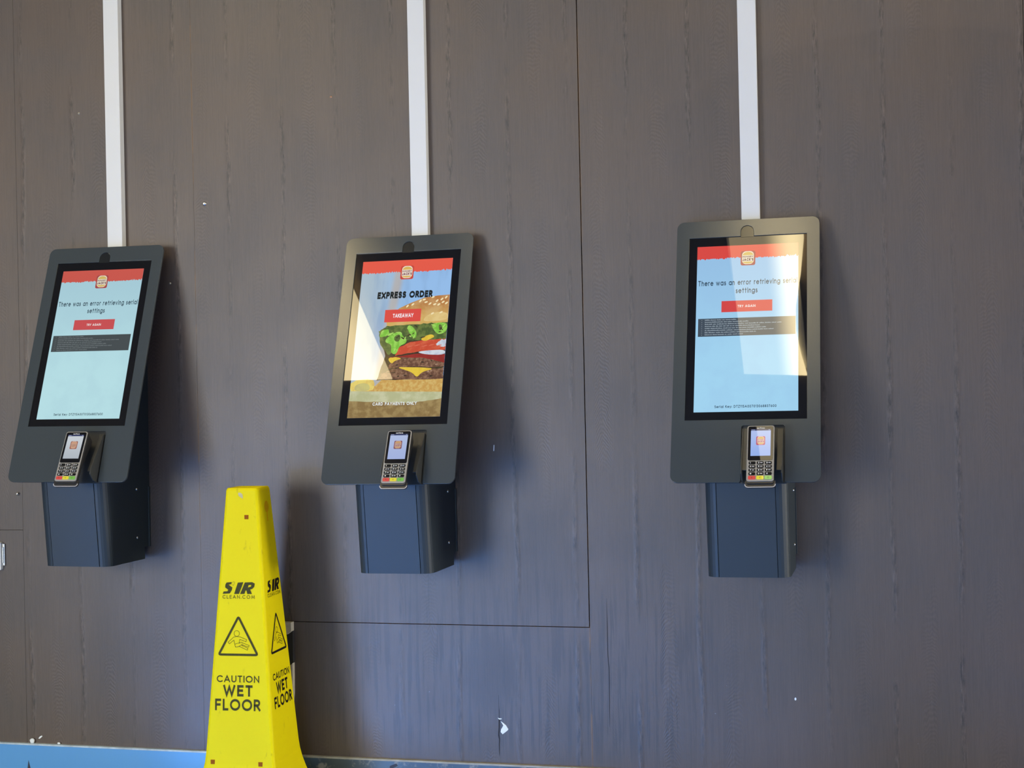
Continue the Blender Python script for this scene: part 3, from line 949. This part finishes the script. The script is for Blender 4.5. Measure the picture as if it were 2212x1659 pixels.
def make_kiosk(k):
    x, z, rr = K_DATA[k]
    root = empty('ordering_kiosk', (x + COLH * sin(rr), 0, z - COLH * cos(rr)), LAB[k], 'ordering kiosk', 'ordering kiosks on the dark wall')
    root.rotation_euler = (0, -rr, 0)
    # faceplate: rounded plate with the screen opening, the camera notch and the slot for the terminal
    R = 0.020
    outer = []
    rr4 = rrect(-PW / 2, PW / 2, 0, PH, R, 7)
    n1 = 8
    bl = rr4[:n1]
    rest = rr4[n1:]
    s0, s1, stp = SLOT
    c = 0.006
    slot = [(s0 - c, 0.0)] + [(s0 - c + c * sin(a), c - c * cos(a)) for a in (.5, 1.0, pi / 2)] + \
           [(s0, stp - c)] + [(s0 + c - c * cos(a), stp - c + c * sin(a)) for a in (.5, 1.0, pi / 2)] + \
           [(s1 - c, stp)] + [(s1 - c + c * sin(a), stp - c + c * cos(a)) for a in (.5, 1.0, pi / 2)] + \
           [(s1, c)] + [(s1 + c - c * cos(a), c - c * sin(a)) for a in (.5, 1.0, pi / 2)]
    outer = bl + slot + rest
    nr = 0.0175
    hole = [(OPEN[0], OPEN[2]), (OPEN[1], OPEN[2]), (OPEN[1], OPEN[3]), (nr - .001, OPEN[3])] + \
           [(-.001 + nr * cos(a), .7012 + nr * sin(a)) for a in [pi * i / 12 for i in range(13)]] + [(-nr - .001, OPEN[3]), (OPEN[0], OPEN[3])]
    MB().plate(outer, PP, -0.006, 0.0, 0, [hole]).build('faceplate', M_grey, root, bevel=0.0012, seg=2)
    # sensor window in the notch
    MB().plate([(nr - .0015, OPEN[3] - .002)] + [(-.001 + (nr - .0008) * cos(a), .7012 + (nr - .0008) * sin(a)) for a in [pi * i / 12 for i in range(13)]] + [(-nr - .0005, OPEN[3] - .002)],
               PP, -0.006, -0.0022).build('camera_window', M_dome, root)
    # screen: black cover glass and everything it shows
    scr = MB().plate([(OPEN[0], OPEN[2]), (OPEN[1], OPEN[2]), (OPEN[1], OPEN[3]), (OPEN[0], OPEN[3])], PP, -0.0075, GN).build('screen', M_black, root)
    if k == 1:
        burger_screen(scr, PAL[k], k)
    else:
        error_screen(scr, PAL[k], k)
    # housing: hangs below the faceplate, narrows to the wall, runs up behind it
    hw, yb = 0.106, -0.034
    levels = [(0.0, -0.2438), (COLH * .5, -0.258), (COLH - .002, -0.2715), (COLH + .12, PP(0, .12 / ct, -.016)[1]),
              (COLH + .30, PP(0, .30 / ct, -.016)[1]), (COLH + .56, PP(0, .56 / ct, -.016)[1])]
    mbx = MB()
    mbx.loft([column_ring(zz, yb, yf, hw, min(.03, -(yf - yb) * .9)) for zz, yf in levels])
    mbx.build('column_housing', M_col, root)
    # front cover of the column between the grooves
    g = .0757 - .0016
    mbx = MB()
    mbx.loft([[(-g, yf - .0008, zz), (-g, yf + .003, zz), (g, yf + .003, zz), (g, yf - .0008, zz)] for zz, yf in levels[:3]])
    mbx.build('front_cover', M_col, root)
    # bracket on the wall and its screws
    mbx = MB()
    mbx.box(-.1055, .1055, -.040, 0, .035, COLH + .40)
    mbx.box(-.1085, .1085, -.010, 0, .035, .215)
    mbx.build('wall_bracket', M_col, root, bevel=.001)
    for s in (1, -1):
        for zz in (.068, .212):
            mbx = MB()
            screw_head(mbx, (s * hw, -.080, zz), (s, 0, 0))
            mbx.build('screw', [M_steel, M_slotdark], root)
    # cradle in the slot: back tray and two side rails the terminal slides between
    mbx = MB()
    mbx.plate([(s0 - .004, -.001), (s1 + .004, -.001), (s1 + .004, stp + .003), (s0 - .004, stp + .003)], PP, -.012, -.008, 0)
    for u0_, u1_ in ((s0 + .004, s0 + .0065), (s1 - .0065, s1 - .004)):
        tri = [(stp - .010, -.008), (stp - .010, .004), (.030, .040), (.012, .040), (.0, .020), (.0, -.008)]
        mbx.loft([[PP(u0_, v, n) for v, n in tri], [PP(u1_, v, n) for v, n in tri]])
    for u0_, u1_ in ((s0 + .0065, s0 + .018), (s1 - .018, s1 - .0065)):
        mbx.loft([[PP(u0_, v, n) for v, n in ((stp - .010, -.004), (stp - .010, .001), (.022, .034), (.022, .030))],
                  [PP(u1_, v, n) for v, n in ((stp - .010, -.004), (stp - .010, .001), (.022, .034), (.022, .030))]])
    mbx.build('terminal_cradle', M_tray, root, bevel=.0008, seg=1)
    KIOSKS.append(root)
    return root


TLAB = ['grey card payment terminal in the cradle of the leftmost kiosk',
        'grey card payment terminal in the cradle of the burger picture kiosk, glare on its display',
        'grey card payment terminal in the cradle of the rightmost kiosk']


def make_terminal(k):
    """own frame: origin at the foot of the face, X right, Y up along the face, Z out of the face"""
    root = bpy.data.objects.new('payment_terminal', None)
    root.empty_display_size = .03
    C.objects.link(root)
    tag(root, TLAB[k], 'payment terminal', 'card terminals on the kiosks')
    kr = KIOSKS[k]
    p0 = Vector(PP(.046, -.0208, .0782))
    p1 = Vector(PP(.046, .1313, .0585))
    Y = (p1 - p0).normalized()
    X = Vector((1, 0, 0))
    Zv = X.cross(Y)
    m = Matrix((X, Y, Zv)).transposed().to_4x4()
    m.translation = p0
    Rk = Matrix.Rotation(-K_DATA[k][2], 4, 'Y')
    Rk.translation = kr.location
    # the right one sits turned a touch in its cradle
    root.matrix_world = Rk @ m @ Matrix.Rotation(radians((0.0, 0.0, -1.1)[k]), 4, 'Y')
    L, W = .1534, .0680
    fn = lambda u, v, n=0.0: (u, v, n)
    # body: wedge, thick at the head
    mbx = MB()
    rings = []
    for n, inset in ((-.001, .0), (-.006, -.0005), (-.016, .003)):
        rings.append([(a, b_, n) for a, b_ in rrect(-W / 2 + inset, W / 2 - inset, inset - .004, L - inset, .006, 4)])
    # tapering belly towards the cradle
    rings.append([(a, b_, -.016 - .030 * max(0, min(1, (b_ - .01) / .10))) for a, b_ in rrect(-W / 2 + .009, W / 2 - .009, .010, L - .004, .008, 4)])
    mbx.loft(rings[::-1], smooth=False)
    mbx.build('body', M_tbody, root, bevel=.0008, seg=1)
    # grey face with rim
    MB().plate(rrect(-W / 2 + .0004, W / 2 - .0004, .0005, L - .0005, .006, 5), fn, -.002, .0012).build('face_plate', M_tface, root, bevel=.0008, seg=2)
    # pale lip at the foot
    mbx = MB()
    lip = rrect(-W / 2 - .0035, W / 2 + .0035, -.0125, .004, .008, 5, (1, 1, 0, 0))
    mbx.plate(lip, fn, -.012, -.0055, 0)
    rim = [p_ for p_ in lip if p_[1] < -.002]
    rim = sorted(rim, key=lambda p_: p_[0])
    mbx.stroke(rim, .0022, lambda u, v: (u, v, -.0052), 1)
    mbx.stroke(rim, .0022, lambda u, v: (u, v + .0004, -.0056), 1)
    mbx.build('foot_lip', [M_tbody, M_trim], root)
    # cover glass and display
    gl = MB().plate(rrect(-W / 2 + .0030, W / 2 - .0030, .0570, L - .0030, .004, 4), fn, .0008, .0022).build('display_glass', M_black, root)
    d0, d1, e0, e1 = -.0245, .0250, .0690, .1385
    cols = [((178, 186, 194), (200, 206, 212)), ((164, 180, 224), (176, 190, 226)), ((150, 178, 238), (176, 194, 240))][k]
    MB().poly([(d0, e0), (d1, e0), (d1, e1), (d0, e1)], lambda u, v: (u, v, .0024)).build('display_area', lit('terminal_screen', cols[0], .95, cols[1], 1, e0, e1), gl)
    mbx = MB()
    mbx.poly([(d0, e1), (d1, e1), (d1, e1 + .0042), (d0, e1 + .0042)], lambda u, v: (u, v, .0024), 0)
    mbx.poly([(d0 + .001, e1 + .0012), (d0 + .010, e1 + .0012), (d0 + .010, e1 + .003), (d0 + .001, e1 + .003)], lambda u, v: (u, v, .0025), 1)
    mbx.poly([(d1 - .006, e1 + .0012), (d1 - .002, e1 + .0012), (d1 - .002, e1 + .003), (d1 - .006, e1 + .003)], lambda u, v: (u, v, .0025), 1)
    mbx.build('status_bar', [lit('terminal_status_bar', (50, 58, 96)), lit('terminal_status_icon', (150, 158, 190))], gl)
    mbx = MB()
    tb = [[(126, 82, 66), (150, 92, 74), (200, 164, 142), (196, 150, 120), (140, 90, 70)],
          [(110, 70, 90), (128, 76, 86), (204, 168, 150), (190, 150, 100), (120, 76, 96)],
          [(170, 80, 100), (190, 90, 110), (226, 190, 180), (204, 172, 96), (150, 80, 110)]][k]
    logo_mesh(mbx, .0002, .0985, .1225, lambda u, v, q: (u, v, .0026 + q * .0001), (0, 1, 2, 3, 4))
    mbx.build('logo_badge', [lit('terminal_badge', c_) for c_ in tb], gl)
    mbx = MB()
    text(mbx, 'verifone', -.0100, .0100, L - .0098, .0040, .22, lambda u, v: (u, v, .0025), 0)
    mbx.build('maker_name', M_legend, gl)
    # keypad: twelve black keys, three coloured keys
    rnd = random.Random(4)
    digits = ['1', '2', '3', '4', '5', '6', '7', '8', '9', None, '0', None]
    for r in range(4):
        for c_ in range(3):
            cx, cy = (-.0200, .0002, .0204)[c_], .0500 - r * .0098
            q = MB()
            q.plate(rrect(cx - .0084, cx + .0084, cy - .0036, cy + .0036, .0024, 3), fn, .0010, .0030, 0)
            dg = digits[r * 3 + c_]
            f2 = lambda u, v: (u, v, .0032)
            if dg:
                text(q, dg, cx - .0050, cx - .0020 if dg != '1' else cx - .0034, cy - .0022, .0044, .26, f2, 1)
                if dg != '1' and r < 3 or dg == '0':
                    for j in range(3):
                        q.poly([(cx + .0002 + j * .0020, cy - .0010), (cx + .0016 + j * .0020, cy - .0010), (cx + .0016 + j * .0020, cy + .0010), (cx + .0002 + j * .0020, cy + .0010)], f2, 1)
            elif c_ == 0:
                for a in (0, 60, 120):
                    dx_, dy_ = .0021 * cos(radians(a)), .0021 * sin(radians(a))
                    q.stroke([(cx - .003 - dx_, cy - dy_), (cx - .003 + dx_, cy + dy_)], .0011, f2, 1)
            else:
                for s in (-.0008, .0008):
                    q.stroke([(cx - .003 + s, cy - .0021), (cx - .003 + s, cy + .0021)], .0006, f2, 1)
                    q.stroke([(cx - .0052, cy + s), (cx - .0008, cy + s)], .0006, f2, 1)
            q.build('key', [M_key, M_legend], root)
    for c_, (mm, lab) in enumerate(((M_kr, 'red cancel key'), (M_ky, 'yellow clear key'), (M_kg, 'green enter key'))):
        cx, cy = (-.0200, .0002, .0204)[c_], .0100
        q = MB()
        q.plate(rrect(cx - .0090, cx + .0090, cy - .0046, cy + .0046, .0022, 3), fn, .0010, .0030, 0)
        f2 = lambda u, v: (u, v, .0032)
        if c_ == 0:
            q.stroke([(cx - .0018, cy - .0018), (cx + .0018, cy + .0018)], .0007, f2, 1)
            q.stroke([(cx - .0018, cy + .0018), (cx + .0018, cy - .0018)], .0007, f2, 1)
        elif c_ == 1:
            q.stroke([(cx + .0016, cy + .0018), (cx - .0016, cy), (cx + .0016, cy - .0018)], .0007, f2, 1)
        else:
            q.stroke(ellipse(cx, cy, .0018, .0018, 14), .0006, f2, 1, True)
        o = q.build('key', [mm, M_kmark], root)
        o['label'] = lab
    return root


for k in range(3):
    make_kiosk(k)
bpy.context.view_layer.update()
for k in range(3):
    make_terminal(k)

# ------------------------------------------------------------------ cable trunking from the ceiling to each kiosk
for x, lab in ((-2.2925, 'white plastic cable trunking running down to the leftmost kiosk'),
               (-1.3242, 'white plastic cable trunking running down to the burger picture kiosk'),
               (-0.3840, 'white plastic cable trunking running down to the rightmost kiosk')):
    e = empty('cable_trunking', (x, 0, 1.60), lab, 'cable trunking', 'white cable trunking runs')
    h = CEIL - 1.60
    MB().box(-.0238, .0238, -.0170, 0, 0, h).build('channel', M_white, e)
    MB().box(-.0246, .0246, -.0249, -.0178, 0, h).build('lid', M_white, e, bevel=.0012, seg=2)

# ------------------------------------------------------------------ yellow wet floor cone
CX, CY, ZT, PHI, A0, SL = -1.78784, -0.21, 0.92864, 0.04218, 0.04797, 0.07281


def yellow():
    m, nt, b = new_mat('worn_yellow_plastic')
    co = nt.nodes.new('ShaderNodeTexCoord').outputs['Object']
    f = noise(nt, co, 9, 5, .6)
    f2 = noise(nt, co, 1, 4, .6, (60, 60, 22))
    c = mixc(nt, f, (0.93, 0.76, 0.003, 1), (0.97, 0.84, 0.004, 1))
    c = mixc(nt, math_(nt, 'MULTIPLY', ss(nt, f2, .63, .74), .45), c, (.42, .32, .02, 1))
    nt.links.new(c, b.inputs['Base Color'])
    b.inputs['Roughness'].default_value = .5
    b.inputs['Specular IOR Level'].default_value = 0.12
    # thin moulded sheet: part of the light comes through it
    tr = nt.nodes.new('ShaderNodeBsdfTranslucent')
    tr.inputs[0].default_value = (0.97, 0.86, 0.006, 1)
    mx = nt.nodes.new('ShaderNodeMixShader')
    mx.inputs[0].default_value = 0.28
    nt.links.new(b.outputs[0], mx.inputs[1])
    nt.links.new(tr.outputs[0], mx.inputs[2])
    nt.links.new(mx.outputs[0], nt.nodes['Material Output'].inputs[0])
    return m


M_yel = yellow()
M_yhole = mat('lit_inside_orange', (0.97, 0.55, 0.004), 0.6, spec=0.1)  # lit inside of the keyhole, painted as a brighter flat patch
cone = empty('wet_floor_cone', (CX, CY, 0), 'tall yellow caution wet floor cone standing against the wall between two kiosks', 'wet floor cone')
cone.rotation_euler = (0, 0, PHI)


def hwid(z):
    w = A0 + SL * (ZT - z)
    if z < .2:
        w += .055 * ((.2 - z) / .2) ** 1.9
    return w


def cone_ring(z, w, ch=.006):
    return [(w, -w + ch, z), (w, w - ch, z), (w - ch, w, z), (-w + ch, w, z), (-w, w - ch, z), (-w, -w + ch, z), (-w + ch, -w, z), (w - ch, -w, z)]


q = MB()
zs = [0.0, .012, .0121, .03, .06, .09, .12, .15, .175, .2, .4, .6, .8, ZT - .004, ZT]
rings = [cone_ring(z, hwid(z) + (.012 if z <= .012 else 0) - (.003 if z == ZT else 0)) for z in zs]
q.loft(rings, 0, cap0=False, cap1=False)
top = cone_ring(ZT, A0 - .003)
inn = cone_ring(ZT - .0015, A0 - .010)
inn2 = cone_ring(ZT - .004, A0 - .016)
q.loft([top, inn, inn2], 0, cap0=False)
q.build('cone_body', M_yel, cone, bevel=.004, seg=3, angle=30)


def face_fn(i, off=.0009):
    """(s along the face, height z) -> cone coordinates; face 0 looks at the room, face 1 to the right, 2 back, 3 left"""
    def fn(s, z):
        w = hwid(z) + off
        x, y = s, -w
        for _ in range(i):
            x, y = -y, x
        return (x, y, z)
    return fn


def strips(pts, n=6):
    out = []
    for i in range(len(pts) - 1):
        for j in range(n):
            out.append((pts[i][0] + (pts[i + 1][0] - pts[i][0]) * j / n, pts[i][1] + (pts[i + 1][1] - pts[i][1]) * j / n))
    return out + [pts[-1]]


for fi, (o_, ink, side) in enumerate(((-.0055, M_ink, 'front'), (.002, M_ink2, 'right side'))):
    fn = face_fn(fi)
    q = MB()
    def sg(px, py):
        return (-.0523 + (px - 340) * .000246 + o_ + .0055, .636 + (1400 - py) * .000233)
    q.poly([sg(*p_) for p_ in [(384, 1264), (446, 1258), (438, 1284), (410, 1290), (455, 1322), (450, 1350), (424, 1393), (340, 1398), (350, 1370), (396, 1367), (406, 1350), (368, 1322), (371, 1288)]], fn)
    q.poly([sg(*p_) for p_ in [(520, 1264), (586, 1259), (534, 1398), (476, 1399)]], fn)
    q.poly([sg(*p_) for p_ in [(604, 1262), (692, 1258), (723, 1274), (717, 1312), (694, 1336), (668, 1345), (690, 1397), (634, 1398), (625, 1356), (612, 1358), (600, 1397), (548, 1398)]], fn, 0,
           [[sg(*p_) for p_ in [(650, 1292), (682, 1290), (678, 1310), (640, 1322)]]])
    hl = [(-.018, .668), (-.016, .6700), (-.0125, .6695), (-.0125, .6655), (-.016, .6595), (-.0205, .6635), (-.0215, .667)]
    q.stroke([(a + o_, b_) for a, b_ in hl], .0006, fn, 0, True)
    q.build('logo_print', ink, cone)
    q = MB()
    text(q, 'CLEAN.COM', -.0475 + o_, .0478 + o_, .6235, .0098, .14, fn, 0, gap=.34)
    q.build('web_address_print', ink, cone)
    # warning triangle with a slipping figure
    q = MB()
    a, b_, c_ = (0.0 + o_, .5740), (-.0570 + o_, .4700), (.0570 + o_, .4700)
    tri = []
    for P0, P1, P2 in ((c_, a, b_), (a, b_, c_), (b_, c_, a)):
        d0, d1 = (Vector(P0) - Vector(P1)).normalized(), (Vector(P2) - Vector(P1)).normalized()
        s0_, s1_ = Vector(P1) + d0 * .006, Vector(P1) + d1 * .006
        for t in (0, .25, .5, .75, 1):
            tri.append(tuple((1 - t) ** 2 * s0_ + 2 * t * (1 - t) * Vector(P1) + t * t * s1_))
    q.stroke(tri, .0062, fn, 0, True)
    q.build('warning_triangle_print', ink, cone)
    # figure, drawn as an outline
    def fg(px, py):
        return ((px - 480) * .000268 + o_, .4700 + (432 - py) * .000254)
    q = MB()
    q.stroke([fg(463 + 30 * cos(t * pi / 9), 203 + 31 * sin(t * pi / 9)) for t in range(18)], .0011, fn, 0, True)
    body = [(369, 297), (430, 243), (462, 235), (500, 240), (572, 268), (566, 290), (497, 266), (490, 303), (516, 299), (601, 330), (594, 349), (520, 322), (478, 348), (450, 350), (432, 275), (382, 316)]
    q.stroke([fg(*p_) for p_ in body], .0011, fn, 0, True)
    q.stroke([fg(*p_) for p_ in ((446, 318), (470, 310), (498, 306))], .0010, fn, 0)
    q.stroke([fg(*p_) for p_ in ((512, 326), (588, 362), (581, 381), (492, 342))], .0011, fn, 0)
    q.build('slipping_figure_print', ink, cone)
    q = MB()
    text(q, 'CAUTION', -.0623 + o_, .0625 + o_, .3945, .0188, .17, fn, 0, gap=.22)
    text(q, 'WET', -.0430 + o_, .0430 + o_, .3565, .0310, .22, fn, 0, gap=.24)
    text(q, 'FLOOR', -.0665 + o_, .0665 + o_, .3175, .0318, .20, fn, 0, gap=.2)
    q.build('caution_wet_floor_print', ink, cone)
f0 = face_fn(0, .0005)
for s, z in ((.0158, .8482), (-.0773, .1771), (.0625, .1746)):
    q = MB()
    h = .0058
    w = hwid(z)
    q.box(s - h, s + h, -w - .0012, -w + .01, z - h, z + h)
    q.build('square_plug', M_plug, cone)
q = MB()
q.poly([(-.010, .915), (-.004, .9165), (.003, .912), (.005, .904), (.004, .899), (-.003, .9035), (-.008, .907)], f0)
q.build('rub_mark', mat('grey_rub_mark', (.46, .40, .19), .6, var=.3, vscale=200), cone)
q = MB()
f1 = face_fn(1, .0006)
q.poly(ellipse(.004, .8730, .0155, .0165, 20), f1, 0)
q.poly([(.0012, .8575), (.0012, .832), (.0072, .832), (.0072, .8575)], f1, 0)
f1b = face_fn(1, .0014)
ring = [(.004 + .0165 * cos(t), .8730 + .0175 * sin(t)) for t in [radians(-75 + 330 * i / 24 * .5) for i in range(25)]]
q.stroke([(.0072, .832), (.0074, .8565)] + ring[:20], .0026, f1b, 1)
q.build('keyhole_slot', [M_yhole, M_yel], cone)

# ------------------------------------------------------------------ small things on the wall


def wall_screw(name, x, z, r, label, m=None, h=.003):
    q = MB()
    screw_head(q, (x, 0, z), (0, -1, 0), r, h)
    return tag(q.build(name, [m or M_steel, M_slotdark]), label, 'screw')


wall_screw('screw', -2.006, 1.763, .0062, 'shiny round screw head on the wall, right of the left cable trunking', h=.005)
wall_screw('screw', -2.655, .897, .0060, 'steel screw head on the wall, just left of the left kiosk\'s column', h=.008)
M_copper = mat('dull_copper', (.45, .28, .18), .4, metal=.6)
wall_screw('nail', -1.596, 2.054, .0040, 'small copper nail head high on the wall left of the middle cable trunking', M_copper)['category'] = 'nail'
wall_screw('nail', -2.419, 2.061, .0034, 'tiny pale nail head left of the left cable trunking', M_beige)['category'] = 'nail'
wall_screw('nail', -2.124, 1.529, .0030, 'tiny pale nail head in the shadow at the left kiosk\'s right side', M_beige)['category'] = 'nail'


def px_poly(name, pts, label, cat, m, thick=.0012):
    q = MB()
    q.plate(pts, lambda u, v, n: (u, -n, v), 0, thick)
    return tag(q.build(name, m), label, cat)


# torn white scrap low on the wall: outline in metres around its middle
sc_ = 1.283e-3 / 23.7


def scrap(pts):
    return [(-1.111 + (x - 960) * sc_ * .99, .229 - (y - 980) * sc_) for x, y in pts][::-1]


px_poly('paper_scrap', scrap([(775, 665), (900, 740), (1060, 870), (1185, 1070), (1150, 1130), (1060, 1205), (870, 1345), (765, 1235), (790, 1090), (870, 970), (915, 880), (860, 790)]),
        'torn white scrap of paper stuck low on the wall below the middle kiosk', 'paper scrap', M_paper)
px_poly('paper_sliver', scrap([(620, 490), (720, 520), (820, 515), (830, 560), (720, 580), (660, 550)]),
        'thin white sliver just above the torn paper scrap', 'paper scrap', M_paper, .001)
# dark crack in the laminate beside the scrap
px_poly('laminate_crack', scrap([(695, -700), (690, -100), (715, 150), (700, 420), (735, 640), (725, 760), (715, 1000), (680, 1380), (720, 1620), (690, 1900), (685, 2350), (660, 2500), (650, 1900), (670, 1620), (610, 1420), (655, 1000), (665, 600), (680, 420), (690, 150)][::1]),
        'thin dark crack running down the wall at the left of the paper scrap', 'crack', mat('crack_dark', (.018, .018, .024), .8), .0006)


px_poly('laminate_crack', [(-.8075, .60), (-.8060, .52), (-.8065, .44), (-.8035, .40), (-.8050, .30), (-.8060, .24), (-.8066, .30), (-.8052, .40), (-.8082, .44), (-.8078, .52)],
        'thin dark vertical crack in the wall, right of the panel joint', 'crack', bpy.data.materials['crack_dark'], .0006)


def lump(name, x, z, r, label, y=-.012, sx=1.0):
    rnd = random.Random(int(abs(x) * 1000))
    q = MB()
    rings = []
    for i in range(1, 6):
        a = pi * i / 6
        rings.append([(x + sx * r * sin(a) * cos(b_) * rnd.uniform(.8, 1.15), y + r * .5 * sin(a) * sin(b_), z - r * cos(a) * rnd.uniform(.85, 1.1)) for b_ in [2 * pi * j / 9 for j in range(9)]])
    q.loft(rings, smooth=True)
    return tag(q.build(name, M_paper), label, 'plaster crumb')


lump('plaster_crumb', -2.620, .1335, .0085, 'white plaster crumb sitting on top of the blue skirting', y=-.006)
lump('plaster_crumb', -2.528, .1295, .0032, 'tiny white crumb on the blue skirting, right of the larger crumb', y=-.006, sx=1.6)
px_poly('paint_fleck', [(-2.602, .1405), (-2.597, .1400), (-2.588, .1475), (-2.590, .1500), (-2.596, .1475)],
        'white paint fleck on the wall just above the blue skirting', 'paint fleck', M_paper, .0008)
px_poly('paint_fleck', ellipse(-.294, .335, .0026, .0040, 10), 'tiny white paint fleck on the wall below the rightmost kiosk', 'paint fleck', M_paper, .0008)
px_poly('paint_fleck', [(-1.126, 1.014), (-1.1235, 1.014), (-1.1225, 1.031), (-1.1245, 1.031)], 'short white scratch fleck right of the burger picture kiosk', 'paint fleck', M_paper, .0006)

# white fitting at the left edge of the photo
sw = empty('wall_switch', (-2.76, 0, .66), 'white wall switch plate with a silver clip at its side, at the far left edge', 'wall switch')
q = MB()
q.plate(rrect(-.05, .047, 0, .088, .006, 4), lambda u, v, n: (u, -n, v), 0, .012)
q.build('switch_plate', M_white, sw, bevel=.0015)
q = MB()
q.plate(rrect(-.02, .034, .030, .070, .004, 4), lambda u, v, n: (u, -n, v), .011, .016)
q.build('rocker', mat('pale_blue_plastic', (.55, .66, .72), .4), sw, bevel=.001)
MB().box(.028, .037, -.0145, -.011, .010, .016).build('dark_mark', M_blk, sw)
q = MB()
q.box(.0475, .0560, -.006, 0, .014, .082)
q.box(.0500, .0535, -.011, -.005, .022, .072)
q.build('side_clip', M_steel, sw, bevel=.001)

# half hidden fitting behind the cone
fit = empty('wall_bracket_fitting', (-1.79, 0, .26), 'small black wall fitting with beige cap and foot, half hidden behind the yellow cone', 'wall fitting')
q = MB()
q.plate([(-.05, .232), (.022, .226), (.030, .222), (.040, .229), (.044, .232), (.044, .258), (-.05, .258)], lambda u, v, n: (u, -n, v), 0, .022)
q.build('cap', M_beige, fit, bevel=.001)
MB().box(-.05, .043, -.010, 0, .120, .232).build('backplate', M_blk, fit)
q = MB()
q.plate([(-.05, .0), (.038, .0), (.043, .05), (.044, .138), (.030, .126), (.018, .132), (-.05, .132)], lambda u, v, n: (u, -n, v), 0, .016)
q.build('foot', M_beige, fit, bevel=.001)
